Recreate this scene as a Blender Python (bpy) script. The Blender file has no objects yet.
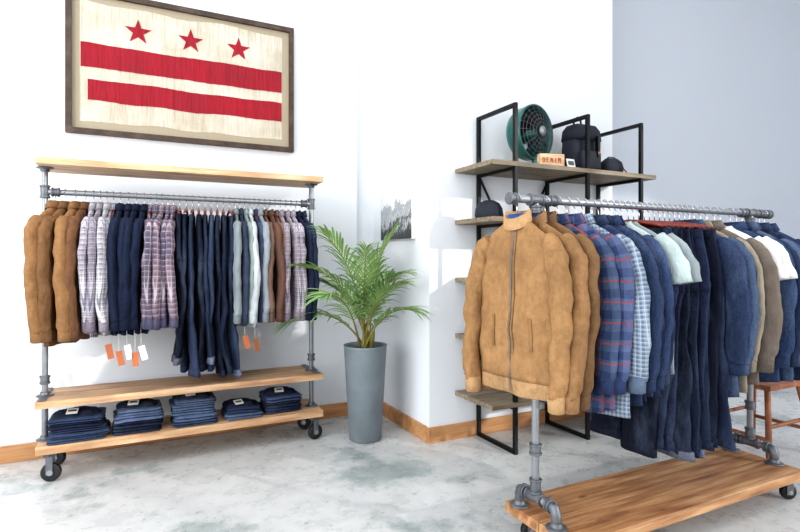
import bpy, math, random
from math import sin, cos, pi, radians, sqrt
from mathutils import Vector, noise, Matrix
random.seed(7)
S = bpy.context.scene
S.view_settings.view_transform = 'Standard'
try: S.view_settings.look = 'Medium High Contrast'
except Exception: S.view_settings.look = 'None'
S.view_settings.exposure = -0.08

# ------------------------------------------------------------ materials
def newmat(name):
    m = bpy.data.materials.new(name); m.use_nodes = True
    nt = m.node_tree; b = nt.nodes['Principled BSDF']
    return m, nt, b
def N(nt, t, **kw):
    n = nt.nodes.new(t)
    for k, v in kw.items():
        setattr(n, k, v)
    return n
def link(nt, a, b): nt.links.new(a, b)
def rgb(r, g, b):
    f = lambda c: ((c/255.0+0.055)/1.055)**2.4 if c > 10 else c/255.0/12.92
    return (f(r), f(g), f(b), 1)
def mixc(nt, fac, a, b, mode='MIX'):
    n = N(nt, 'ShaderNodeMix', data_type='RGBA', blend_type=mode)
    for s, v in ((n.inputs[0], fac), (n.inputs[6], a), (n.inputs[7], b)):
        if hasattr(v, 'links'): link(nt, v, s)
        else: s.default_value = v
    return n.outputs[2]
def math_(nt, op, a, b=None):
    n = N(nt, 'ShaderNodeMath', operation=op)
    for s, v in zip(n.inputs, (a, b)):
        if v is None: continue
        if hasattr(v, 'links'): link(nt, v, s)
        else: s.default_value = v
    return n.outputs[0]
def noise_n(nt, coord, scale, detail=3, rough=.5, mscale=None):
    n = N(nt, 'ShaderNodeTexNoise'); n.inputs['Scale'].default_value = scale
    n.inputs['Detail'].default_value = detail; n.inputs['Roughness'].default_value = rough
    if mscale:
        mp = N(nt, 'ShaderNodeMapping'); mp.inputs['Scale'].default_value = mscale
        link(nt, coord, mp.inputs[0]); coord = mp.outputs[0]
    link(nt, coord, n.inputs['Vector'])
    return n.outputs['Fac']
def ramp(nt, fac, stops):
    r = N(nt, 'ShaderNodeValToRGB'); e = r.color_ramp.elements
    while len(e) < len(stops): e.new(0.5)
    for el, (p, c) in zip(e, stops): el.position = p; el.color = c
    link(nt, fac, r.inputs[0]); return r.outputs[0]
def bump(nt, b, h, strength=.3, dist=.01):
    n = N(nt, 'ShaderNodeBump'); n.inputs['Strength'].default_value = strength
    n.inputs['Distance'].default_value = dist
    link(nt, h, n.inputs['Height']); link(nt, n.outputs[0], b.inputs['Normal'])

def simple(name, col, rough=.5, metal=0, var=.08, scale=20, bmp=0):
    m, nt, b = newmat(name)
    co = N(nt, 'ShaderNodeTexCoord').outputs['Object']
    f = noise_n(nt, co, scale, 3)
    dark = tuple(c*(1-var*2) for c in col[:3])+(1,)
    lite = tuple(min(1, c*(1+var)) for c in col[:3])+(1,)
    link(nt, mixc(nt, f, dark, lite), b.inputs['Base Color'])
    b.inputs['Roughness'].default_value = rough; b.inputs['Metallic'].default_value = metal
    if bmp: bump(nt, b, f, bmp, .004)
    return m

def wallmat(name, col):
    m, nt, b = newmat(name)
    co = N(nt, 'ShaderNodeTexCoord').outputs['Object']
    f = noise_n(nt, co, 1.3, 2)
    link(nt, mixc(nt, f, tuple(c*.97 for c in col[:3])+(1,), col), b.inputs['Base Color'])
    b.inputs['Roughness'].default_value = .75
    bump(nt, b, noise_n(nt, co, 160, 2), .06, .002)
    return m

def woodmat(name, c1, c2, c3, axis=(1.2, 14, 14), rough=.55, dk=(.6, .48, .4, 1)):
    m, nt, b = newmat(name)
    co = N(nt, 'ShaderNodeTexCoord').outputs['Object']
    f = noise_n(nt, co, 2.2, 8, .62, axis)
    g = noise_n(nt, co, 2.0, 2, .5, (1.3, 5, 5))
    c = ramp(nt, f, [(.25, c1), (.5, c2), (.72, c3)])
    d = ramp(nt, g, [(.5, (1, 1, 1, 1)), (.75, dk)])
    c = mixc(nt, .8, c, d, 'MULTIPLY')
    v = N(nt, 'ShaderNodeTexVoronoi'); v.inputs['Scale'].default_value = 3.2
    mp = N(nt, 'ShaderNodeMapping'); mp.inputs['Scale'].default_value = (.8, 2, 2); link(nt, co, mp.inputs[0]); link(nt, mp.outputs[0], v.inputs['Vector'])
    kn = ramp(nt, v.outputs['Distance'], [(.03, (.25, .14, .08, 1)), (.09, (1, 1, 1, 1))])
    c = mixc(nt, .8, c, kn, 'MULTIPLY')
    link(nt, c, b.inputs['Base Color']); b.inputs['Roughness'].default_value = rough
    bump(nt, b, f, .25, .003)
    return m

def fabric(name, kind='plain', s=(14, 14), c1=None, c2=None, rough=.9):
    m, nt, b = newmat(name)
    tc = N(nt, 'ShaderNodeTexCoord'); co = tc.outputs['Object']
    at = N(nt, 'ShaderNodeAttribute', attribute_name='Col').outputs['Color']
    big = noise_n(nt, co, 9, 4, .6, (1, 1, .6))
    fine = noise_n(nt, co, 260, 2)
    col = at
    if kind == 'plaid':
        sp = N(nt, 'ShaderNodeSeparateXYZ'); link(nt, tc.outputs['UV'], sp.inputs[0])
        def stripes(out, sc, w, off):
            return math_(nt, 'LESS_THAN', math_(nt, 'FRACT', math_(nt, 'ADD', math_(nt, 'MULTIPLY', out, sc), off)), w)
        mu = stripes(sp.outputs[0], s[0], .42, 0.1); mv = stripes(sp.outputs[1], s[1], .42, 0.0)
        f = math_(nt, 'ADD', math_(nt, 'MULTIPLY', mu, .42), math_(nt, 'MULTIPLY', mv, .38))
        col = mixc(nt, f, col, c1)
        tu = stripes(sp.outputs[0], s[0], .1, .34); tv = stripes(sp.outputs[1], s[1], .1, .24)
        f2 = math_(nt, 'MULTIPLY', math_(nt, 'MAXIMUM', tu, tv), .65)
        col = mixc(nt, f2, col, c2)
    if kind == 'denim':
        w = noise_n(nt, co, 6, 5, .65, (1, 1, .35))
        fade = ramp(nt, w, [(.50, (0, 0, 0, 1)), (.78, (.3, .3, .3, 1))])
        col = mixc(nt, fade, col, rgb(130, 146, 172))
        sp = ramp(nt, fine, [(.35, (.72, .72, .76, 1)), (.65, (1.25, 1.25, 1.25, 1))])
        col = mixc(nt, 1, col, sp, 'MULTIPLY')
    k = .78
    shade = ramp(nt, big, [(.3, (k, k, k, 1)), (.7, (1.12, 1.12, 1.12, 1))])
    col = mixc(nt, 1, col, shade, 'MULTIPLY')
    if kind == 'suede':
        nap = noise_n(nt, co, 38, 5, .7)
        col = mixc(nt, 1, col, ramp(nt, nap, [(.35, (.86, .85, .84, 1)), (.65, (1.1, 1.1, 1.1, 1))]), 'MULTIPLY')
    link(nt, col, b.inputs['Base Color'])
    b.inputs['Roughness'].default_value = rough
    b.inputs['Specular IOR Level'].default_value = .15
    if kind == 'suede':
        h = noise_n(nt, co, 15, 4, .55, (1, 1, .6)); bump(nt, b, h, .7, .03)
    else:
        h = math_(nt, 'ADD', noise_n(nt, co, 20, 4, .6, (1, 1, .5)), math_(nt, 'MULTIPLY', fine, .1))
        bump(nt, b, h, .7, .025)
    return m

M = {}
M['wall'] = wallmat('wall_paint_white', rgb(232, 235, 239))
M['wall_shade'] = wallmat('wall_shaded_blue_grey', rgb(204, 208, 217))  # shade of the recessed right wall, put into its base colour
M['ceil'] = wallmat('ceiling_paint', rgb(240, 240, 240))
M['board'] = woodmat('reclaimed_wood', rgb(150, 108, 76), rgb(200, 162, 124), rgb(228, 202, 172))
M['base'] = woodmat('baseboard_wood', rgb(170, 118, 76), rgb(194, 144, 98), rgb(212, 166, 120))
M['shelfwood'] = woodmat('shelf_wood', rgb(86, 76, 62), rgb(130, 117, 97), rgb(164, 149, 126))
M['rackwood'] = woodmat('rack_base_wood', rgb(112, 72, 46), rgb(174, 128, 88), rgb(208, 170, 128))
M['pipe'] = simple('galvanised_pipe', rgb(150, 153, 158), .42, .55, .12, 30)
M['fit'] = simple('pipe_fitting', rgb(112, 115, 120), .5, .55, .2, 40, .1)
M['black'] = simple('black_metal', rgb(30, 30, 32), .45, .6)
M['rubber'] = simple('caster_rubber', rgb(28, 28, 30), .6)
M['hang'] = simple('hanger_wood', rgb(120, 44, 30), .35, 0, .15)
M['chrome'] = simple('hook_wire', rgb(200, 200, 205), .25, 1)
M['frame'] = woodmat('frame_wood', rgb(46, 34, 28), rgb(74, 58, 48), rgb(98, 80, 68), (6, 6, 6))
M['linen'] = simple('backing_linen', rgb(172, 160, 138), .9, 0, .08, 200)
def aged(name, c, d):
    m, nt, b = newmat(name); co = N(nt, 'ShaderNodeTexCoord').outputs['Object']
    f = noise_n(nt, co, 4, 6, .65); g = noise_n(nt, co, 3, 5, .65, (9, 1, 1))
    x = mixc(nt, ramp(nt, f, [(.4, (0, 0, 0, 1)), (.7, (1, 1, 1, 1))]), c, d)
    x = mixc(nt, .7, x, ramp(nt, g, [(.3, (.8, .78, .76, 1)), (.7, (1, 1, 1, 1))]), 'MULTIPLY')
    link(nt, x, b.inputs['Base Color']); b.inputs['Roughness'].default_value = .9
    bump(nt, b, g, .6, .03)
    return m
M['flagw'] = aged('flag_cream', rgb(218, 210, 195), rgb(192, 181, 160))
M['flagr'] = aged('flag_red', rgb(164, 26, 44), rgb(144, 30, 46))
M['pot'] = simple('pot_concrete', rgb(128, 137, 143), .55, 0, .18, 7, .15)
M['soil'] = simple('soil', rgb(58, 42, 32), .95, 0, .3, 60, .6)
M['teal'] = simple('teal_enamel', rgb(44, 100, 94), .3, .2)
M['pack'] = simple('backpack_canvas', rgb(34, 38, 50), .8, 0, .2, 30, .3)
M['leather'] = simple('tan_leather', rgb(140, 84, 48), .5)
M['white'] = simple('paper_white', rgb(228, 226, 220), .8, 0, .03)
M['red'] = simple('red_print', rgb(150, 60, 44), .8)
M['orange'] = simple('orange_tag', rgb(180, 104, 66), .8)
M['steel'] = simple('grey_steel', rgb(84, 90, 98), .45, .5, .1, 9)
M['stool'] = woodmat('stool_wood', rgb(110, 62, 36), rgb(146, 90, 56), rgb(172, 116, 76), (8, 8, 3))
M['stem'] = simple('palm_stem', rgb(140, 132, 66), .6, 0, .2, 40)
M['plain'] = fabric('cloth_plain'); M['denim'] = fabric('cloth_denim', 'denim')
M['suede'] = fabric('cloth_suede', 'suede')
M['plA'] = fabric('plaid_white_mauve', 'plaid', (40, 40), rgb(112, 98, 112), rgb(52, 58, 84))
M['plB'] = fabric('plaid_blue_red', 'plaid', (34, 34), rgb(72, 74, 98), rgb(186, 178, 184))
M['plC'] = fabric('flannel_blue_red', 'plaid', (13, 13), rgb(40, 52, 86), rgb(150, 72, 70))
M['plD'] = fabric('check_grey_blue', 'plaid', (60, 60), rgb(80, 92, 114), rgb(184, 190, 198))

m, nt, b = newmat('palm_leaf')
at = N(nt, 'ShaderNodeAttribute', attribute_name='Col').outputs['Color']
link(nt, at, b.inputs['Base Color']); b.inputs['Roughness'].default_value = .42
M['leaf'] = m
m, nt, b = newmat('sketch_print')
co = N(nt, 'ShaderNodeTexCoord').outputs['Object']
sp = N(nt, 'ShaderNodeSeparateXYZ'); link(nt, co, sp.inputs[0])
hgt = math_(nt, 'MULTIPLY', math_(nt, 'SUBTRACT', 1.62, sp.outputs[2]), 1.3)
n1 = noise_n(nt, co, 7, 8, .8); n2 = noise_n(nt, co, 60, 6, .8, (1, 1, .3))
f = math_(nt, 'ADD', math_(nt, 'ADD', math_(nt, 'MULTIPLY', n1, .7), math_(nt, 'MULTIPLY', n2, .5)), hgt)
link(nt, ramp(nt, f, [(.64, rgb(222, 223, 224)), (.68, rgb(140, 144, 148)), (.78, rgb(190, 192, 194)), (.86, rgb(60, 64, 66))]), b.inputs['Base Color'])
M['print'] = m
m, nt, b = newmat('polished_concrete')
co = N(nt, 'ShaderNodeTexCoord').outputs['Object']
f1 = noise_n(nt, co, 1.15, 7, .66); f2 = noise_n(nt, co, 7, 6, .7)
c = mixc(nt, f2, rgb(166, 168, 169), rgb(218, 218, 216))
teal = mixc(nt, f2, rgb(104, 117, 116), rgb(166, 176, 174))
msk = ramp(nt, f1, [(.54, (0, 0, 0, 1)), (.60, (.75, .75, .75, 1))])
c = mixc(nt, msk, c, teal)
fl = ramp(nt, noise_n(nt, co, 16, 6, .7), [(.60, (0, 0, 0, 1)), (.66, (.6, .6, .6, 1))])
c = mixc(nt, fl, c, rgb(126, 131, 131))
link(nt, c, b.inputs['Base Color'])
link(nt, ramp(nt, f2, [(.3, (.2,)*3+(1,)), (.7, (.4,)*3+(1,))]), b.inputs['Roughness'])
bump(nt, b, f2, .05, .004)
M['floor'] = m

# ------------------------------------------------------------ mesh builder
class MB:
    def __init__(s): s.v=[]; s.uv=[]; s.c=[]; s.f=[]; s.mi=[]; s.sm=[]; s.mats=[]; s.col=(1,1,1,1)
    def mat(s, key):
        if key not in s.mats: s.mats.append(key)
        return s.mats.index(key)
    def add(s, p, uv=(0,0), col=None):
        s.v.append(tuple(p)); s.uv.append(uv); s.c.append(col or s.col); return len(s.v)-1
    def face(s, idx, mk, sm=False):
        s.f.append(tuple(idx)); s.mi.append(s.mat(mk)); s.sm.append(sm)
    def box(s, lo, hi, mk, mtx=None):
        x0,y0,z0=lo; x1,y1,z1=hi
        P=[(x0,y0,z0),(x1,y0,z0),(x1,y1,z0),(x0,y1,z0),(x0,y0,z1),(x1,y0,z1),(x1,y1,z1),(x0,y1,z1)]
        if mtx: P=[mtx@Vector(p) for p in P]
        k=[s.add(p) for p in P]
        for q in ((0,3,2,1),(4,5,6,7),(0,1,5,4),(1,2,6,5),(2,3,7,6),(3,0,4,7)):
            s.face([k[i] for i in q], mk)
    def loft(s, rings, mk, cap0=True, cap1=True, sm=True, uvs=None, col=None):
        n=len(rings[0]); ids=[]
        for ri,r in enumerate(rings):
            ids.append([s.add(p, uvs[ri][i] if uvs else (0,0), col) for i,p in enumerate(r)])
        for a,b_ in zip(ids[:-1],ids[1:]):
            for i in range(n):
                j=(i+1)%n; s.face((a[i],a[j],b_[j],b_[i]), mk, sm)
        if cap0: s.face(ids[0][::-1], mk, False)
        if cap1: s.face(ids[-1], mk, False)
        return ids
    def tube(s, pts, r, mk, n=12, caps=True, col=None):
        pts=[Vector(p) for p in pts]; rs=r if isinstance(r,(list,tuple)) else [r]*len(pts)
        t0=(pts[1]-pts[0]).normalized()
        up=Vector((0,0,1)) if abs(t0.z)<.9 else Vector((1,0,0))
        a=t0.cross(up).normalized(); rings=[]
        for i,p in enumerate(pts):
            t=(pts[min(i+1,len(pts)-1)]-pts[max(i-1,0)]).normalized()
            a=(a-t*a.dot(t)).normalized(); b_=t.cross(a)
            rings.append([p+(a*cos(2*pi*k/n)+b_*sin(2*pi*k/n))*rs[i] for k in range(n)])
        s.loft(rings, mk, caps, caps, True, None, col)
    def cyl(s, p0, p1, r, mk, n=16): s.tube([p0,p1], r, mk, n)
    def lathe(s, prof, mk, origin=(0,0,0), axis=(0,0,1), n=32, cap0=True, cap1=True):
        ax=Vector(axis).normalized(); up=Vector((0,0,1)) if abs(ax.z)<.9 else Vector((1,0,0))
        a=ax.cross(up).normalized(); b_=ax.cross(a); o=Vector(origin)
        s.loft([[o+ax*h+(a*cos(2*pi*k/n)+b_*sin(2*pi*k/n))*r for k in range(n)] for r,h in prof], mk, cap0, cap1)
    def build(s, name, bevel=0, parent=None):
        me=bpy.data.meshes.new(name); me.from_pydata(s.v,[],s.f)
        uvl=me.uv_layers.new(name='UVMap')
        ca=me.color_attributes.new('Col','FLOAT_COLOR','POINT')
        for i,c in enumerate(s.c): ca.data[i].color=c
        vi=[0]*len(me.loops); me.loops.foreach_get('vertex_index',vi)
        flat=[]
        for v in vi: flat.extend(s.uv[v])
        uvl.data.foreach_set('uv',flat)
        for k in s.mats: me.materials.append(M[k])
        me.polygons.foreach_set('material_index',s.mi); me.polygons.foreach_set('use_smooth',s.sm)
        me.validate(); me.update()
        o=bpy.data.objects.new(name,me); S.collection.objects.link(o)
        if bevel:
            bm=o.modifiers.new('bevel','BEVEL'); bm.width=bevel; bm.segments=2; bm.limit_method='ANGLE'; bm.angle_limit=radians(50)
        if parent: o.parent=parent
        return o
def obj_box(name, lo, hi, mk, bevel=0):
    b=MB(); b.box(lo,hi,mk); return b.build(name,bevel)

# ------------------------------------------------------------ room
YB=3.83; XS=1.72; YF=3.01; XC=3.38; YR=3.45; H=4.6; XR=9.0
obj_box('floor', (-3,-2.6,-.1), (XR,5.5,0), 'floor')
obj_box('ceiling', (-3,-2.6,H), (XR,5.5,H+.1), 'ceil')
obj_box('wall_back', (-3,YB,0), (1.545,YB+.3,H), 'wall')
obj_box('wall_recess', (1.545,YB+.07,0), (1.72,YB+.3,H), 'wall')
obj_box('wall_column', (XS,YF,0), (XC,5.4,H), 'wall')
obj_box('wall_right_back', (XC,YR,0), (XR,YR+.2,H), 'wall_shade')
obj_box('wall_right', (XR-.2,-2.6,0), (XR,YR,H), 'wall')
b=MB(); b.box((-3,-2.6,0),(-2.8,YB,.4),'wall'); b.box((-3,-2.6,4.0),(-2.8,YB,H),'wall')
b.box((-3,3.0,.4),(-2.8,YB,4.0),'wall'); b.box((-3,-2.6,.4),(-2.8,-2.2,4.0),'wall'); b.build('wall_left')
b=MB(); b.box((-3,-2.75,0),(XR,-2.6,.25),'wall'); b.box((-3,-2.75,4.2),(XR,-2.6,H),'wall'); b.build('wall_front')
b=MB()
for i in range(6): x=-3+i*2.35; b.box((x,-2.74,.25),(x+.06,-2.66,4.2),'black')
b.box((-3,-2.74,.25),(XR,-2.66,.31),'black'); b.box((-3,-2.74,4.14),(XR,-2.66,4.2),'black')
b.build('window_1')
b=MB()
for i in range(4): y=-2.2+i*1.713; b.box((-2.93,y,.4),(-2.87,y+.06,4.0),'black')
b.build('window_2')
obj_box('baseboard_back', (-2.8,YB-.018,0), (1.545,YB,.10), 'base', .004)
obj_box('baseboard_recess', (1.545,YB+.052,0), (XS,YB+.07,.10), 'base', .004)
obj_box('baseboard_side', (XS-.018,YF-.018,0), (XS,YB+.07,.10), 'base', .004)
obj_box('baseboard_column', (XS,YF-.018,0), (XC,YF,.10), 'base', .004)
obj_box('baseboard_right', (XC,YR-.018,0), (XR-.2,YR,.10), 'base', .004)

# ------------------------------------------------------------ flag frame
def star(mb,cx,cz,r,y,mk):
    P=[]
    for k in range(10):
        a=pi/2+k*pi/5; rr=r if k%2==0 else r*.40
        P.append((cx+rr*cos(a),y,cz+rr*sin(a)))
    f=[mb.add(p) for p in P]; bk=[mb.add((p[0],p[1]+.004,p[2])) for p in P]
    mb.face(f[::-1],mk)
    for i in range(10): j=(i+1)%10; mb.face((f[i],f[j],bk[j],bk[i]),mk)
b=MB(); x0,x1,z0,z1=-.367,1.04,1.966,2.86; yb=YB-.002; w=.032; d=.04
b.box((x0,yb-d,z0),(x1,yb,z0+w),'frame'); b.box((x0,yb-d,z1-w),(x1,yb,z1),'frame')
b.box((x0,yb-d,z0+w),(x0+w,yb,z1-w),'frame'); b.box((x1-w,yb-d,z0+w),(x1,yb,z1-w),'frame')
b.box((x0+w,yb-.015,z0+w),(x1-w,yb-.004,z1-w),'linen')
def wavy(mb,xa,xb,za,zb,y,mk,amp=.003,n=40,sh=0):
    top=[];bot=[]
    for i in range(n+1):
        x=xa+(xb-xa)*i/n; f=i/n
        top.append(mb.add((x,y,zb+sh*f+amp*noise.noise((x*4,zb*7,1))+.003*noise.noise((x*25,3,zb))))); bot.append(mb.add((x,y,za+sh*f+amp*noise.noise((x*4,za*7,1))+.003*noise.noise((x*25,5,za)))))
    for i in range(n): mb.face((bot[i],bot[i+1],top[i+1],top[i]),mk)
wavy(b,-.292,.960,2.052,2.79,yb-.017,'flagw',.02)
wavy(b,-.288,.956,2.385,2.53,yb-.0195,'flagr',.010)
wavy(b,-.25,.956,2.175,2.31,yb-.0195,'flagr',.014)
for sx in (.03,.345,.655): star(b,sx,2.648,.08,yb-.021,'flagr')
b.build('framed_flag')

b=MB(); b.box((XS-.03,3.20,1.33),(XS-.001,3.70,1.74),'white'); b.box((XS-.032,3.203,1.333),(XS-.03,3.697,1.737),'print')
b.build('canvas_print')

# ------------------------------------------------------------ racks
def caster(mb,x,y,zt,r=.045,ang=.4):
    ca,sa=cos(ang),sin(ang)
    mb.box((x-.035,y-.035,zt-.008),(x+.035,y+.035,zt),'fit')
    mb.cyl((x,y,zt-.025),(x,y,zt-.008),.02,'fit')
    cx,cy=x+ca*.02,y+sa*.02; ax=Vector((-sa,ca,0)); c=Vector((cx,cy,r))
    mb.lathe([(r*.35,-.016),(r*.8,-.016),(r*.97,-.012),(r,0),(r*.97,.012),(r*.8,.016),(r*.35,.016)],'rubber',c,ax,24)
    mb.cyl(c-ax*.024,c+ax*.024,r*.3,'pipe')
    for sg in(-1,1):
        o=c+ax*.021*sg
        m=Matrix.Translation(o)@Matrix.Rotation(ang,4,'Z')
        mb.box((-.02,-.002,-.012),(.014,.002,zt-.02-r),'fit',m)
def coupling(mb,p,axis,l=.05,r=.022):
    a=Vector(axis).normalized(); p=Vector(p)
    mb.cyl(p-a*l/2,p+a*l/2,r,'fit')
    for s_ in(-1,1): mb.cyl(p+a*(s_*l/2-.005),p+a*(s_*l/2+.005),r+.004,'fit')
def flange(mb,p,axis=(0,0,1)):
    mb.lathe([(.042,0),(.042,.006),(.024,.009),(.022,.024)],'fit',p,axis,20)

LY=3.5; LX0,LX1=-.433,1.08; LZ=1.565
b=MB()
for (zt,th) in ((1.735,.036),(.44,.038),(.20,.042)):
    b.box((-.46,3.36,zt-th),(1.12,3.535,zt),'board'); b.box((-.455,3.539,zt-th),(1.115,3.70,zt-.001),'board')
for X in (LX0,LX1):
    b.cyl((X,LY,.20),(X,LY,1.69),.0155,'pipe')
    flange(b,(X,LY,.20)); flange(b,(X,LY,1.699),(0,0,-1)); flange(b,(X,LY,.44)); flange(b,(X,LY,.402),(0,0,-1))
    coupling(b,(X,LY,LZ),(0,0,1),.06); coupling(b,(X,LY,.53),(0,0,1),.035)
    b.box((X-.018,3.37,.442),(X+.018,3.69,.446),'fit')
    for y in (3.41,3.66): caster(b,X+(.02 if X<0 else -.02),y,.158,.05,random.uniform(-.6,.6))
b.cyl((LX0,LY,LZ),(LX1,LY,LZ),.0155,'pipe')
coupling(b,(LX0+.05,LY,LZ),(1,0,0),.03); coupling(b,(LX1-.05,LY,LZ),(1,0,0),.03)
b.build('clothing_rack',.003)

RY=1.70; RX0,RX1=1.47,2.93; RZ=1.437
b=MB()
for k,(ya,yc) in enumerate(((1.46,1.645),(1.649,1.86))):
    b.box((1.44,ya,.105),(2.97,yc,.150),'rackwood')
b.cyl((1.335,RY,RZ),(3.10,RY,RZ),.0155,'pipe')
coupling(b,(1.35,RY,RZ),(1,0,0),.025,.021); coupling(b,(3.09,RY,RZ),(1,0,0),.025,.021)
coupling(b,(1.56,RY,RZ),(1,0,0),.03,.020); coupling(b,(2.86,RY,RZ),(1,0,0),.03,.020); coupling(b,(3.02,RY,RZ),(1,0,0),.025,.020)
for X in (RX0,RX1):
    b.cyl((X,RY,.24),(X,RY,RZ),.0155,'pipe')
    coupling(b,(X,RY,RZ),(1,0,0),.06); coupling(b,(X,RY,RZ-.04),(0,0,1),.025)
    coupling(b,(X,RY,.27),(0,0,1),.05); coupling(b,(X,RY,.225),(0,1,0),.08); coupling(b,(X,RY,.42),(0,0,1),.035)
    b.cyl((X,RY-.12,.225),(X,RY+.10,.225),.0155,'pipe')
    for y in (RY-.12,RY+.10):
        b.tube([(X,y+(.03 if y<RY else -.03),.225),(X,y+(.008 if y<RY else -.008),.222),(X,y,.20),(X,y,.17)],.021,'fit',14)
        flange(b,(X,y,.15)); coupling(b,(X,y+(.035 if y<RY else -.035),.225),(0,1,0),.014,.024)
for X in (1.50,2.90):
    for y in (1.52,1.80): caster(b,X,y,.105,.038,random.uniform(-.5,.5))
b.build('clothing_rack',.003)

# ------------------------------------------------------------ garments
def interp(tab,z):
    for a,c in zip(tab[:-1],tab[1:]):
        if z>=c[0]-1e-9:
            f=(a[0]-z)/max(1e-9,(a[0]-c[0])); f=min(1,max(0,f)); return [a[i]+(c[i]-a[i])*f for i in range(1,len(a))]
    return list(tab[-1][1:])
def sg(v,p): return (1 if v>=0 else -1)*abs(v)**p
def hanger(mb,x,y,zr,th,w=.18,drop=.078,slope=.10):
    ct,st=cos(th),sin(th)
    T=lambda t,w_,z:(x+ct*t-st*w_, y+st*t+ct*w_, zr+z)
    pts=[T(0,w*k/6,-drop-slope*(abs(k)/6)**1.3) for k in range(-6,7)]
    mb.tube(pts,[.006+.003*(1-abs(k)/6) for k in range(-6,7)],'hang',8)
    hk=[T(0,0,-drop)]+[T(0,0,-.03)]+[T(0,.0195*cos(a),.0195*sin(a)) for a in [radians(q) for q in (-60,-20,20,60,90,120,160,190)]]
    mb.tube(hk,.002,'chrome',6)
def garment(mb,x,zr,y,th,kind,L,ht,col,mk,seed,sleeve=.56,amp=None,rib=None,wd=1.0,N_=32):
    ct,st=cos(th),sin(th); z00=-.082 if kind!='jeans' else -.095
    amp=amp if amp is not None else ht*.38
    rr=random.Random(seed); ph=rr.uniform(0,6)
    T=lambda t,w,z:(x+ct*t-st*w, y+st*t+ct*w, zr+z00+z)
    big = kind=='jacket'
    def fold(w,z):
        d=min(1,max(0,-z/ .55)); A=amp*(.15+.85*d)
        r=A*(sin(w*24+ph+z*2.5)+.6*sin(w*43+ph*2.3-z*4))+ .012*d*noise.noise((w*5+seed*3.1,z*4,seed*.7))*2+ht*.18*noise.noise((w*16,z*11,seed*1.3))
        if big: r+=.014*noise.noise((w*9+z*5,z*7-w*6,seed*2.7))+.007*noise.noise((w*20+z*9,z*17,seed*2.7))
        return r
    if kind=='jeans':
        rows=12; rings=[];uvs=[]
        for i in range(rows+1):
            z=-.02-.27*i/rows; hw=interp([(0,.17),(-.05,.175),(-.18,.20),(-.4,.215)],z)[0]*wd
            h=ht*(.7+.4*min(1,-z/.2))
            rings.append([T(h*sg(sin(2*pi*k/N_),.7)+fold(hw*cos(2*pi*k/N_),z),hw*sg(cos(2*pi*k/N_),.8),z) for k in range(N_)])
            uvs.append([(hw*cos(2*pi*k/N_),z) for k in range(N_)])
        mb.loft(rings,mk,True,True,True,uvs,col)
        for s_ in(-1,1):
            rings=[];uvs=[];nr=20; Lg=L-.27+rr.uniform(-.06,.04); sw=rr.uniform(-.05,.05); ss=rr.uniform(-.02,.035)
            zs=[-.25-(Lg)*i/nr for i in range(nr+1)]
            def lg(cw,hw,h,z,f,k):
                return T(h*sg(sin(2*pi*k/16),.75)+fold(cw+hw*cos(2*pi*k/16),z)*1.3+ss*f*f+.008*noise.noise((k*.5,z*12,seed+s_)),cw+hw*sg(cos(2*pi*k/16),.85)+.012*noise.noise((z*7,seed,s_*3.)),z)
            for z in zs:
                f=(-z-.25)/Lg; hw=(.106-.022*f)*wd; cw=s_*(.102-.004*f)*wd+sw*f
                rings.append([lg(cw,hw,ht*(1-.05*f),z,f,k) for k in range(16)])
                uvs.append([(k*.02,z) for k in range(16)])
            mb.loft(rings,mk,False,True,True,uvs,col)
            z=-.25-Lg; cr=[]
            cc=tuple(min(1,c*2.2+.10) for c in col[:3])+(1,)
            hw=.088*wd;cw=s_*.098*wd+sw
            for zz in (z+.04,z+.035,z-.002,z-.003):
                kx=.9 if zz in (z+.04,z-.003) else 1.07
                cr.append([lg(cw,hw*kx,ht*kx,zz,1,k) for k in range(16)])
            mb.loft(cr,mk,True,True,True,None,cc if seed%4==0 else col)
        wb=[]
        for zz in (0,-.002,-.038,-.04):
            kx=1.05; wb.append([T(kx*ht*.8*sg(sin(2*pi*k/N_),.7)+fold(0,0),.174*wd*sg(cos(2*pi*k/N_),.8),zz-.012) for k in range(N_)])
        mb.loft(wb,mk,True,True,True,None,tuple(c*.85 for c in col[:3])+(1,))
        return
    tab=[(0,.055,.9),(-.012,.068,.9),(-.04,.12,.85),(-.07,.163,.9),(-.10,.190,1),(-.14,.198,1.05),(-.25,.200,1.15),(-.45,.205,1.2),(-1.2,.235,1.25)]
    rows=26; rings=[];uvs=[]
    zs=[0,-.006,-.012,-.025,-.04,-.055,-.07,-.085,-.10,-.12,-.14]+[-.14-(L-.14)*i/rows for i in range(1,rows+1)]
    def ring(z,kt=1,kw=1,n=N_):
        hw,h=interp(tab,z)
        hw*=wd*kw; h*=ht*kt
        out=[]
        for k in range(n):
            a=2*pi*k/n; w=hw*sg(cos(a),.85)
            out.append(T(h*sg(sin(a),.8)+fold(w,z),w,z+ (-.02*(1-abs(w)/.2)+.006*sin(w*20+ph) if z<=-L+.001 and rib is None else 0)))
        return out
    for z in zs:
        kt=1;kw=1
        if rib and z<-L+.12:
            f=min(1,(-z-(L-.12))/.12); kt=1+.2*sin(pi*f); kw=1-.06*f*f
        rings.append(ring(z,kt,kw)); hw=interp(tab,z)[0]
        uvs.append([(hw*cos(2*pi*k/N_)+.002*k,z) for k in range(N_)])
    mb.loft(rings,mk,True,True,True,uvs,col)
    if rib:
        rr_=[ring(z,kt,kw) for z,kt,kw in ((-L+.01,.98,.93),(-L,1.0,.93),(-L-.055,.92,.90),(-L-.06,.8,.88))]
        mb.loft(rr_,'suede',True,True,True,None,rib)
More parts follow.
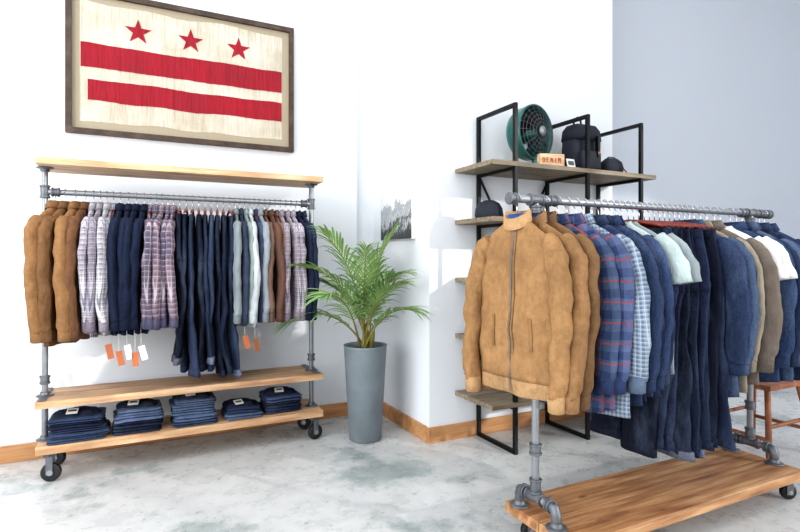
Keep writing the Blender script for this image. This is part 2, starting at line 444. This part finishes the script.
    def strip(w0,w1,za,zb,off,mk_,c_,n=30,side=-1):
        ids=[]
        for i in range(n+1):
            z=za+(zb-za)*i/n; hw,h=interp(tab,z); h*=ht
            row=[]
            for w in (w0,w1):
                cc=min(1,abs(w/(hw*wd)))**(1/.85); hh=h*(sqrt(max(0,1-cc*cc))**.8)
                row.append(mb.add(T(side*(hh+off)+fold(w,z),w,z),(w,z),c_))
            ids.append(row)
        for a,c in zip(ids[:-1],ids[1:]): mb.face((a[0],a[1],c[1],c[0]),mk_,True)
    if kind in('shirt','jacket'):
        c2=tuple(c*.8 for c in col[:3])+(1,)
        strip(-.015,.015,-.005,-L+.02,.004,mk,c2)
        if kind=='jacket': strip(-.003,.003,-.005,-L-.05,.0065,'fit',(1,1,1,1))
        else:
            for i in range(6):
                z=-.06-i*(L-.12)/6; h=interp(tab,z)[1]*ht
                p=Vector(T(-(h+.004)+fold(0,z),0,z)); ax=Vector((-ct,-st,0))
                mb.cyl(p,p+ax*.003,.006,'white',8)
            strip(.06,.14,-.19,-.31,.004,mk,tuple(min(1,c*1.12) for c in col[:3])+(1,),6)
        if kind=='jacket':
            for sgn in(-1,1): strip(sgn*.10-.007,sgn*.10+.007,-L+.25,-L+.12,.004,mk,c2,6)
    for s_ in(-1,1):
        out=rr.uniform(-.01,.025); sw=rr.uniform(-.5,.5)*ht*1.2
        if big: sw=-.030
        if kind=='tee': pts=[(.165,-.08),(.205,-.125),(.232,-.19),(.247,-.26)]; R=[.045,.055,.06,.064]
        else:
            pts=[(.160,-.078),(.188,-.112),(.210,-.16),(.222+out*.3,-.23),(.228+out*.6,-.31),(.230+out,-.40),(.226+out,-.48),(.220+out,-sleeve-.02),(.215+out,-sleeve-.06)]
            R=[.030,.045,.053,.054,.051,.048,.045,.041,.036]
            if big: R=[.030,.044,.051,.051,.048,.045,.043,.040,.032]
        P=[];Q=[]
        for i in range(len(pts)-1):
            for q in range(4):
                f=q/4; P.append((pts[i][0]*(1-f)+pts[i+1][0]*f,pts[i][1]*(1-f)+pts[i+1][1]*f)); Q.append(R[i]*(1-f)+R[i+1]*f)
        P.append(pts[-1]);Q.append(R[-1])
        rings=[];uvs=[];n=20
        for i,((w,z),r) in enumerate(zip(P,Q)):
            a0=P[max(i-1,0)];a1=P[min(i+1,len(P)-1)]
            dw,dz=a1[0]-a0[0],a1[1]-a0[1]; l=sqrt(dw*dw+dz*dz)+1e-9; nw,nz=-dz/l,dw/l
            f=i/(len(P)-1); h=min(r,ht*1.15+.004)
            rg=[]
            for k in range(n):
                a=2*pi*k/n
                wr=.06*sin(i*.7+2*a+ph)+.24*noise.noise((i*.42,seed*.3+cos(a)*1.2,s_*5.+sin(a)*1.2))
                if big: wr+=.16*noise.noise((i*.75+cos(a)*1.5,seed*.9,s_*3.+sin(a)*1.5))
                rg.append(T((h*(1+wr))*sg(sin(a),.85)+fold(s_*w,z)*.9+sw*f,s_*wd*(w+nw*r*wd*(1+.6*wr)*cos(a)),z+nz*r*cos(a)))
            rings.append(rg)
            uvs.append([(r*cos(2*pi*k/n)+.3,z) for k in range(n)])
        mb.loft(rings,mk,True,True,True,uvs,col)
        if kind!='tee':
            w,z=P[-1]; r=Q[-1]; h=min(r,ht*1.15+.004); cr=[]
            for dz,kx in ((.012,.9),(.01,1.08),(-.05,1.0),(-.055,.8)):
                cr.append([T(h*kx*sg(sin(2*pi*k/n),.85)+fold(s_*w,z)*.9+sw,s_*wd*(w+r*kx*cos(2*pi*k/n)),z+dz) for k in range(n)])
            mb.loft(cr,'suede' if rib else mk,True,True,True,None,rib if rib else tuple(c*.85 for c in col[:3])+(1,))
    n=20; cr=[]; hc=min(.05,ht*1.25)
    if kind=='tee': spec=[(-.006,.062,.9),(.006,.059,.95),(.006,.053,.8),(-.004,.05,.7)]
    elif kind=='jacket': spec=[(-.012,.070,1.0),(.032,.064,1.15),(.036,.058,1.0),(-.0,.052,.8)]
    else: spec=[(-.002,.058,.9),(.030,.055,.85),(.032,.060,.95),(-.008,.082,1.25),(-.010,.076,1.15)]
    for dz,w,h in spec:
        cr.append([T(hc*h*sin(2*pi*k/n)+fold(0,0),w*cos(2*pi*k/n),dz-((.034 if big else .014)*max(0,-sin(2*pi*k/n)) )) for k in range(n)])
    mb.loft(cr,'suede' if rib else mk,False,False,True,[[(k*.02,dz) for k in range(n)] for dz,_,_ in spec],rib if rib else tuple(min(1,c*.92) for c in col[:3])+(1,))
def jit(c,a=.12):
    k=1+random.uniform(-a,a); return tuple(max(0,min(1,x*k*(1+random.uniform(-.04,.04)))) for x in c[:3])+(1,)
seedc=[10]
def group(name,xs,y,zr,th,kind,L,ht,cols,mk,**kw):
    mb=MB()
    for i,x in enumerate(xs):
        seedc[0]+=1
        t=th+random.uniform(-.07,.07)
        if kind=='jeans': hanger(mb,x,y,zr,t,.17,.07,.03)
        else: hanger(mb,x,y,zr,t)
        mk_=mk[i%len(mk)] if isinstance(mk,(list,tuple)) else mk
        garment(mb,x,zr,y+random.uniform(-.02,.02),t,kind,L*random.uniform(.97,1.03),ht,jit(cols[i%len(cols)]),mk_,seedc[0],**kw)
    return mb.build(name)
def rng(a,b_,n): return [a+(b_-a)*i/(n-1) for i in range(n)] if n>1 else [a]
NAVY=rgb(34,41,62); IND=rgb(42,50,70); DIND=rgb(30,35,50)
GRY=rgb(132,138,142); SAGE=rgb(130,140,138)
thL=-.14
group('hanging_jacket',rng(-.385,-.24,4),LY,LZ,thL-.10,'shirt',.72,.025,[rgb(146,108,76),rgb(118,86,62)],'suede',sleeve=.60,wd=1.08)
group('hanging_plaid_shirt',rng(-.20,-.10,4),LY,LZ,thL,'shirt',.70,.017,[rgb(206,204,208),rgb(166,162,172)],'plA',wd=1.05)
group('hanging_navy_shirt',rng(-.065,.06,4),LY,LZ,thL,'shirt',.69,.019,[NAVY],'plain',wd=1.05)
group('hanging_plaid_shirt',rng(.095,.22,5),LY,LZ,thL,'shirt',.69,.017,[rgb(134,114,122),rgb(108,94,108)],'plB',wd=1.05)
group('hanging_jeans',rng(.255,.545,9),LY,LZ,-.08,'jeans',.98,.019,[DIND,IND,rgb(52,62,84)],'denim')
group('hanging_sweater',rng(.58,.73,6),LY,LZ,-.05,'shirt',.68,.016,[GRY,rgb(62,70,88),SAGE,rgb(182,187,190),rgb(54,64,84)],['plain','denim','plain'],wd=1.05)
group('hanging_brown_shirt',rng(.765,.835,3),LY,LZ,-.03,'shirt',.66,.017,[rgb(118,96,84),rgb(100,76,64)],'plain',wd=1.05)
group('hanging_plaid_shirt',rng(.87,.94,3),LY,LZ,0,'shirt',.66,.017,[rgb(176,168,176)],'plA',wd=1.05)
group('hanging_navy_shirt',rng(.975,1.015,2),LY,LZ,.02,'shirt',.62,.018,[NAVY,rgb(42,49,70)],'plain',wd=1.05)

# right rack
def suede(x,th,ht,seed,col,rib,wd=.95):
    mb=MB(); hanger(mb,x,RY,RZ,th,.165)
    garment(mb,x,RZ,RY,th,'jacket',.635,ht,col,'suede',seed,sleeve=.61,amp=.005,rib=rib,wd=wd,N_=56)
    T2=lambda t,w,z:(x+cos(th)*t-sin(th)*w, RY+sin(th)*t+cos(th)*w, RZ-.082+z)
    for z_,r_,c_ in (((-.02,.024),(.049,.046),rgb(56,84,140)),((-.02,.008),(.043,.040),rgb(130,62,36))):
        mb.loft([[T2(ht*r*14*sin(2*pi*k/18)*.9,r*cos(2*pi*k/18),z-.024*max(0,-sin(2*pi*k/18))) for k in range(18)] for z,r in zip(z_,r_)],'denim',True,True,True,None,c_)
    mb.build('suede_jacket')
suede(1.375,.16,.028,3,rgb(150,116,80),rgb(166,134,98),.93); suede(1.45,.12,.024,21,rgb(138,106,74),rgb(142,110,78),.98); suede(1.52,.12,.024,22,rgb(116,90,64),rgb(114,88,64),.98)
group('hanging_flannel_shirt',[1.59,1.64],RY,RZ,.12,'shirt',.74,.022,[rgb(84,98,128)],'plC',wd=1.06)
group('hanging_check_shirt',[1.69,1.735],RY,RZ,.1,'shirt',.76,.021,[rgb(132,142,158),rgb(94,106,128)],['plD','denim'],wd=1.08)
group('hanging_denim_shirt',rng(1.785,1.90,4),RY,RZ,.1,'shirt',.74,.018,[rgb(54,68,96),rgb(44,54,78)],'denim',wd=1.08)
group('hanging_pale_shirt',[1.935,1.97],RY,RZ,.06,'tee',.62,.017,[rgb(184,192,192),rgb(150,162,166)],'plain',wd=1.08)
group('hanging_jeans',rng(2.01,2.36,11),RY,RZ,.05,'jeans',1.04,.018,[DIND,rgb(46,55,78),IND],'denim')
group('hanging_denim_shirt',rng(2.40,2.47,3),RY,RZ,.0,'shirt',.76,.019,[rgb(48,59,84),rgb(76,91,118)],'denim',wd=1.08)
group('hanging_beige_shirt',[2.52,2.57],RY,RZ,.02,'shirt',.76,.019,[rgb(148,138,124),rgb(124,114,102)],'plain',wd=1.08)
group('hanging_white_tee',[2.63,2.675],RY,RZ,.04,'tee',.60,.019,[rgb(226,226,222)],'plain',wd=1.08)
group('hanging_denim_shirt',rng(2.76,3.06,7),RY,RZ,.0,'shirt',.74,.022,[rgb(58,74,106),rgb(42,53,78),rgb(88,104,130)],'denim',wd=1.08)

# ------------------------------------------------------------ folded jeans
def stack(cx,cy,z0,n,h,w=.28,d=.25,label=True):
    mb=MB(); z=z0
    for i in range(n):
        base=random.choice([rgb(50,60,84),rgb(38,45,62),rgb(60,72,98),rgb(90,105,130),rgb(68,82,106)])
        hh=h*random.uniform(.85,1.15); ox,oy=random.uniform(-.012,.012),random.uniform(-.015,.01)
        ww=w/2*random.uniform(.92,1.03)*(1-.10*i/n); rot=random.uniform(-.06,.06)
        for sub in range(2):
            col=jit(base,.12); hs=hh/2; rings=[]; so=random.uniform(-.008,.008)
            for f,ins in ((.0,.022),(.12,.010),(.3,.003),(.5,0),(.7,.003),(.88,.010),(1.0,.022)):
                r=[]
                for k in range(48):
                    a=2*pi*k/48; px=(ww-ins)*sg(cos(a),.26); py=(d/2-ins)*sg(sin(a),.26)
                    px+=.008*noise.noise((k*.35,i*2.,sub+cx)); py+=.007*noise.noise((i*2.,k*.35,sub+cx))+so
                    sag=-.004*(abs(px)/ww)**3*(i+1)/n
                    zz=z+hs*f+sag+.012*noise.noise((px*8,py*8,i*3.+cx*9))*((i+f)/n)
                    r.append((cx+ox+px*cos(rot)-py*sin(rot),cy+oy+py*cos(rot)+px*sin(rot),max(zz,z0+.001)))
                rings.append(r)
            mb.loft(rings,'denim',True,True,True,None,col); z+=hs
    def lump(px,py,sx,sy,hgt,col,rot):
        rings=[]
        for f in (0,.3,.6,.85,1):
            k_=sqrt(max(0,1-f*f*.82)); r=[]
            for k in range(32):
                a=2*pi*k/32; x_=sx*k_*sg(cos(a),.5); y_=sy*k_*sg(sin(a),.5)
                r.append((cx+px+x_*cos(rot)-y_*sin(rot),cy+py+x_*sin(rot)+y_*cos(rot),z-.010+hgt*f+.006*noise.noise((x_*20,y_*20,px*9+cx))))
            rings.append(r)
        mb.loft(rings,'denim',True,True,True,None,col)
    lump(-.01,.02,w*.40,d*.36,.030,IND,.08); lump(w*.12,-.02,w*.26,d*.22,.036,DIND,-.3)
    if label:
        rz=random.uniform(-.3,.3)
        m=Matrix.Translation((cx-w*.10,cy-.055,z+.026))@Matrix.Rotation(rz,4,'Z')@Matrix.Rotation(.45,4,'X')
        mb.box((-.028,-.022,0),(.028,.022,.002),'white',m); mb.box((-.02,-.004,.002),(.02,.010,.003),'steel',m)
    return mb.build('folded_jeans_stack')
stack(-.27,3.50,.20,5,.026,.29); stack(.03,3.51,.20,4,.034,.27); stack(.335,3.52,.20,5,.031,.27); stack(.62,3.52,.20,2,.036,.24); stack(.88,3.53,.20,3,.036,.25)

mb=MB()
for (x,z,mk) in ((-.12,.74,'orange'),(-.07,.70,'orange'),(-.03,.73,'white'),(.01,.69,'orange'),(.04,.72,'white'),(.60,.74,'orange'),(.66,.72,'leather')):
    a=random.uniform(-.4,.4); m=Matrix.Translation((x,3.27,z))@Matrix.Rotation(a,4,'Y')
    mb.box((-.016,-.001,-.085),(.016,.001,-.005),mk,m)
    mb.tube([(x,3.27,z-.01),(x,3.30,z+.12)],.001,'white',5)
mb.build('price_tags')

# ------------------------------------------------------------ palm
PX,PY=1.38,3.27
mb=MB(); mb.lathe([(.098,0),(.106,.006),(.142,.61),(.145,.625),(.134,.625),(.130,.59)],'pot',(PX,PY,0),(0,0,1),48,True,False)
mb.lathe([(.0,.59),(.132,.59)],'soil',(PX,PY,0),(0,0,1),32,False,False)
def cl(p): return Vector((min(p[0],1.675),p[1],p[2]))
def frond(az,L,e0,e1,lw,seed,base=(0,0)):
    rr=random.Random(seed); n=30; p=Vector((PX+base[0],PY+base[1],.60)); pts=[p.copy()]
    for i in range(n):
        f=i/n; e=e0+(e1-e0)*f**1.5
        p=p+Vector((cos(az)*cos(e),sin(az)*cos(e),sin(e)))*L/n; pts.append(cl(p))
    mb.tube(pts,[.0065*(1-.8*i/n)+.001 for i in range(n+1)],'stem',6,True)
    i0=10
    for i in range(i0,n+1):
        f=(i-i0)/(n-i0); t=(pts[i]-pts[i-1]).normalized(); side=t.cross(Vector((0,0,1))).normalized(); up=side.cross(t)
        for s_ in(-1,1):
            ll=lw*(.5+.75*sin(pi*(f*.75+.15)))*rr.uniform(.85,1.1)
            d=(side*s_*(.85-.5*f)+t*(.7+.5*f)+up*.25+Vector((rr.uniform(-.08,.08),rr.uniform(-.08,.08),rr.uniform(-.08,.08)))).normalized(); q=pts[i]; w=.0075
            g=rr.uniform(.8,1.3); c=(.20*g+.05*rr.random(),.36*g,.12*g,1)
            nn=t.cross(d).normalized(); wv=d.cross(nn).normalized()
            prev=None; dr=rr.uniform(.3,.6)
            for k,ff in enumerate((0,.2,.45,.7,.88,1)):
                c0=q+d*ll*ff+Vector((0,0,-dr*ll*ff**2.2)); hw=w*(.4,1,1,.7,.38,.04)[k]
                a=mb.add(cl(c0+wv*hw),(0,0),c); m_=mb.add(cl(c0-Vector((0,0,hw*.5))),(0,0),tuple(x*.8 for x in c[:3])+(1,)); b_=mb.add(cl(c0-wv*hw),(0,0),c)
                if prev: mb.face((prev[0],prev[1],m_,a),'leaf',True); mb.face((prev[1],prev[2],b_,m_),'leaf',True)
                prev=(a,m_,b_)
mb.tube([(PX,PY,.58),(PX+.005,PY,.70),(PX-.005,PY,.76)],[.028,.022,.014],'stem',12)
mb.tube([(PX+.03,PY-.02,.58),(PX+.045,PY-.02,.68),(PX+.05,PY-.02,.74)],[.018,.014,.01],'stem',10)
R_=radians
for az,L,e0,e1,lw in ((R_(50),.62,1.50,1.0,.20),(R_(-30),.80,1.53,.95,.22),(R_(-75),.60,1.3,.2,.20),(R_(185),.74,1.35,.15,.24),(R_(150),.56,1.4,.3,.22),
        (R_(222),.66,1.2,-.2,.22),(R_(250),.80,1.42,.4,.24),(R_(285),.66,1.38,.2,.22),(R_(-60),.50,1.15,-.2,.18),(R_(178),.56,1.0,-.5,.20),(R_(205),.86,1.48,.55,.24)):
    frond(az,L,e0,e1,lw,int(az*100)+5,(random.uniform(-.03,.03),random.uniform(-.03,.03)))
mb.build('potted_palm')

# ------------------------------------------------------------ shelf unit
mb=MB(); YA,YZ=2.60,2.985; s=.012
for X in (2.09,2.69,3.20):
    for y in (YA,YZ): mb.box((X-s,y-s,0),(X+s,y+s,2.15),'black')
    for z in (0,2.126): mb.box((X-s,YA+s,z),(X+s,YZ-s,z+.024),'black')
    for z in (1.76,1.42,1.04,.67,.29): mb.box((X-s*.8,YA+s,z-.02),(X+s*.8,YZ-s,z),'black')
for z in (1.76,1.42,1.04,.67,.29): mb.box((1.91,YA-.015,z+.0005),(3.34,YZ+.013,z+.03),'shelfwood')
for (a,c) in (((2.09,1.75),(2.69,.68)),((2.69,1.75),(2.09,.68))):
    mb.tube([(a[0],YZ-.004,a[1]),(c[0],YZ-.004,c[1])],.009,'black',6)
mb.build('shelving_unit',.002)
TOP=1.79
mb=MB(); ax=Vector((.22,-.975,0)).normalized(); c=Vector((2.41,2.79,2.04)); R=.178
mb.lathe([(R*.62,-.13),(R*.9,-.115),(R,-.08),(R*1.02,-.02),(R*1.05,.0),(R*1.05,.012),(R*.98,.012),(R*.96,-.02),(R*.9,-.08)],'teal',c,ax,48,False,False)
mb.lathe([(.02,-.16),(.055,-.15),(.062,-.10),(.062,-.03),(.03,-.01),(.02,.0)],'teal',c,ax,24)
side=ax.cross(Vector((0,0,1))).normalized(); up=Vector((0,0,1))
for r in (.035,.06,.085,.11,.135,.158,R*1.0):
    mb.tube([c+ax*(.06-1.5*(r*r))+(side*cos(q)+up*sin(q))*r for q in [2*pi*k/36 for k in range(37)]],.0014,'fit',5,False)
for k in range(20):
    q=2*pi*k/20; mb.tube([c+ax*(.062-1.5*r*r)+(side*cos(q)+up*sin(q))*r for r in (.03,.08,.13,R)],.0012,'fit',5)
mb.lathe([(.001,.055),(.034,.058),(.034,.066),(.001,.07)],'pipe',c,ax,20)
for k in range(4):
    q0=2*pi*k/4+.3; ids=[]
    for r in (.03,.06,.1,.135,.15):
        hw=(.25,.45,.5,.42,.2)[(.03,.06,.1,.135,.15).index(r)]
        ids.append([mb.add(c+ax*(-.02+.025*(j-1))+(side*cos(q0+hw*(j-1))+up*sin(q0+hw*(j-1)))*r) for j in range(3)])
    for a,d in zip(ids[:-1],ids[1:]):
        for j in range(2): mb.face((a[j],a[j+1],d[j+1],d[j]),'black',True)
for k in range(12):
    q=2*pi*k/12; mb.tube([c-ax*.14+(side*cos(q)+up*sin(q))*.05,c-ax*.12+(side*cos(q)+up*sin(q))*R*.66],.003,'teal',5)
mb.lathe([(.085,0),(.088,.01),(.07,.022),(.03,.03),(.022,.05),(.022,.09)],'teal',(c.x,c.y,TOP+.001),(0,0,1),28)
mb.build('vintage_fan')
mb=MB(); bx,by=2.83,2.80
def sring(z,w,d,p=.45,cx=None,cy=None,n=36):
    cx=bx if cx is None else cx; cy=by if cy is None else cy
    return [(cx+w*sg(cos(2*pi*k/n),p),cy+d*sg(sin(2*pi*k/n),p),z) for k in range(n)]
z=TOP+.001
mb.loft([sring(z,.11,.06),sring(z+.015,.125,.075),sring(z+.12,.13,.08),sring(z+.22,.125,.075),sring(z+.27,.105,.06),sring(z+.285,.07,.03)],'pack')
mb.loft([sring(z+.02,.085,.02,.4,bx,by-.085),sring(z+.03,.09,.028,.4,bx,by-.085),sring(z+.12,.09,.026,.4,bx,by-.085),sring(z+.13,.08,.018,.4,bx,by-.085)],'pack')
mb.loft([sring(z+.20,.13,.088,.4,bx,by-.005),sring(z+.26,.125,.08,.4,bx,by-.005),sring(z+.292,.10,.06,.4,bx,by-.005),sring(z+.30,.05,.03,.4,bx,by-.005)],'pack')
for dx in (-.05,.05):
    mb.box((bx+dx-.006,by-.121,z+.09),(bx+dx+.006,by-.092,z+.22),'black'); mb.box((bx+dx-.010,by-.125,z+.11),(bx+dx+.010,by-.12,z+.125),'leather')
mb.tube([(bx-.04,by+.03,z+.29),(bx-.03,by+.03,z+.34),(bx,by+.03,z+.355),(bx+.03,by+.03,z+.34),(bx+.04,by+.03,z+.29)],.007,'pack',8)
mb.tube([(bx+.10,by+.04,z+.27),(bx+.145,by+.0,z+.2),(bx+.15,by,z+.1),(bx+.12,by+.03,z+.03)],.01,'pack',8)
o=mb.build('backpack'); o.scale.z=1.15; o.location.z=-.15*TOP
mb=MB(); px,py=3.09,2.76
mb.loft([sring(z,.07,.035,.6,px,py),sring(z+.012,.085,.05,.6,px,py),sring(z+.06,.09,.055,.6,px,py),sring(z+.1,.08,.045,.6,px,py),sring(z+.125,.05,.02,.6,px,py)],'pack')
mb.tube([(px-.075,py,z+.10),(px-.03,py,z+.135),(px+.03,py,z+.135),(px+.075,py,z+.10)],.004,'black',6)
mb.tube([(px+.08,py-.01,z+.08),(px+.095,py-.05,z+.03),(px+.08,py-.07,z+.01)],.005,'leather',6)
mb.build('toiletry_pouch')
mb=MB(); m=Matrix.Translation((2.40,2.63,z))@Matrix.Rotation(-.25,4,'Z')
mb.box((-.085,-.02,0),(.085,.02,.075),'board',m)
def seg(x,a,b_,c_,d_): mb.box((x+a,-.0225,b_),(x+c_,-.0195,d_),'red',m)
x=-.066
for ch in 'DENIM':
    if ch in 'DENM': seg(x,0,.02,.003,.05)
    if ch in 'D': seg(x,.003,.047,.012,.05); seg(x,.003,.02,.012,.023); seg(x,.012,.023,.015,.047)
    if ch=='E': seg(x,.003,.047,.015,.05); seg(x,.003,.034,.012,.037); seg(x,.003,.02,.015,.023)
    if ch in 'NM': seg(x,.014,.02,.017,.05); seg(x,.003,.04,.007,.048); seg(x,.007,.033,.010,.043); seg(x,.010,.03 if ch=='N' else .04,.014,.038 if ch=='N' else .048)
    if ch=='I': seg(x,.006,.02,.009,.05)
    x+=.027
mb.build('counter_sign')
mb=MB(); m=Matrix.Translation((2.60,2.65,z+.004))@Matrix.Rotation(-.25,4,'X')
mb.box((-.035,-.002,0),(.035,.002,.065),'white',m); mb.box((-.025,-.003,.02),(.025,-.002,.05),'steel',m); mb.box((-.02,0,0),(.02,.04,.003),'white',m)
mb.build('price_card')
mb=MB(); cx,cy,cz=2.01,2.76,1.4505
mb.lathe([(.085,0),(.09,.02),(.085,.06),(.065,.095),(.03,.112),(.006,.116),(.006,.122)],'pack',(cx,cy,cz),(0,0,1),28)
top=[];bt=[]
for k in range(13):
    a=pi+pi*k/12
    top.append((mb.add((cx+.085*cos(a),cy+.085*sin(a),cz+.012)),mb.add((cx+.09*cos(a),cy-.02+.14*sin(a),cz+.004))))
    bt.append((mb.add((cx+.085*cos(a),cy+.085*sin(a),cz+.006)),mb.add((cx+.09*cos(a),cy-.02+.14*sin(a),cz-.0))))
for a,d in zip(top[:-1],top[1:]): mb.face((a[0],a[1],d[1],d[0]),'pack',True)
for a,d in zip(bt[:-1],bt[1:]): mb.face((a[0],d[0],d[1],a[1]),'pack',True)
mb.build('flat_brim_cap')

# ------------------------------------------------------------ things behind right rack
mb=MB(); mb.box((3.10,2.35,.05),(3.62,2.75,.50),'steel')
for zz in (.06,.27,.47): mb.box((3.095,2.345,zz),(3.625,2.755,zz+.02),'black')
for x in (3.14,3.58):
    for y in (2.39,2.71): mb.box((x-.02,y-.02,0),(x+.02,y+.02,.05),'black')
mb.cyl((3.27,2.335,.36),(3.44,2.335,.36),.008,'pipe'); mb.cyl((3.27,2.335,.36),(3.27,2.35,.36),.006,'pipe'); mb.cyl((3.44,2.335,.36),(3.44,2.35,.36),.006,'pipe')
mb.build('storage_trunk',.004)
mb=MB(); cx,cy=3.52,1.98
mb.box((cx-.24,cy-.19,.43),(cx+.24,cy+.19,.46),'stool')
for sx in(-1,1):
    for sy in(-1,1):
        mb.tube([(cx+sx*.25,cy+sy*.19,.0),(cx+sx*.16,cy+sy*.13,.43)],.017,'stool',8)
    mb.tube([(cx+sx*.22,cy-.17,.14),(cx+sx*.22,cy+.17,.14)],.012,'stool',8)
for sy in(-1,1): mb.tube([(cx-.205,cy+sy*.16,.21),(cx+.205,cy+sy*.16,.21)],.012,'stool',8)
mb.build('wooden_stool',.003)

# ------------------------------------------------------------ lights
W=bpy.data.worlds.new('sky'); S.world=W; W.use_nodes=True
bg=W.node_tree.nodes['Background']; bg.inputs[0].default_value=(.92,.96,1,1); bg.inputs[1].default_value=1.45
L=bpy.data.lights.new('sun','SUN'); L.energy=1.75; L.angle=radians(1.2); L.color=(1,.975,.94)
o=bpy.data.objects.new('sun',L); S.collection.objects.link(o)
o.rotation_euler=Vector((-.55,.78,-.30)).to_track_quat('-Z','Y').to_euler()
L=bpy.data.lights.new('window_daylight','AREA'); L.shape='RECTANGLE'; L.size=3.2; L.size_y=4.5; L.energy=210; L.color=(.97,.985,1)
o=bpy.data.objects.new('window_daylight',L); S.collection.objects.link(o); o.location=(-2.78,.6,2.2); o.rotation_euler=(0,radians(-90),0)
for i,(x,y,e) in enumerate(((.2,1.2,35),(3.4,.4,20))):  # unseen area fills under the ceiling, added to soften contrast
    L=bpy.data.lights.new('ceiling_fill','AREA'); L.shape='RECTANGLE'; L.size=2.2; L.size_y=1.5; L.energy=e; L.color=(.98,.99,1)
    o=bpy.data.objects.new('ceiling_fill',L); S.collection.objects.link(o); o.location=(x,y,H-.05)

# ------------------------------------------------------------ camera
cd=bpy.data.cameras.new('camera'); cd.lens=24; cd.sensor_width=36; cd.shift_y=-.01; cd.clip_start=.05
co_=bpy.data.objects.new('camera',cd); S.collection.objects.link(co_)
co_.location=(0,0,1.2); co_.rotation_euler=(radians(90),0,radians(-26.6)); S.camera=co_
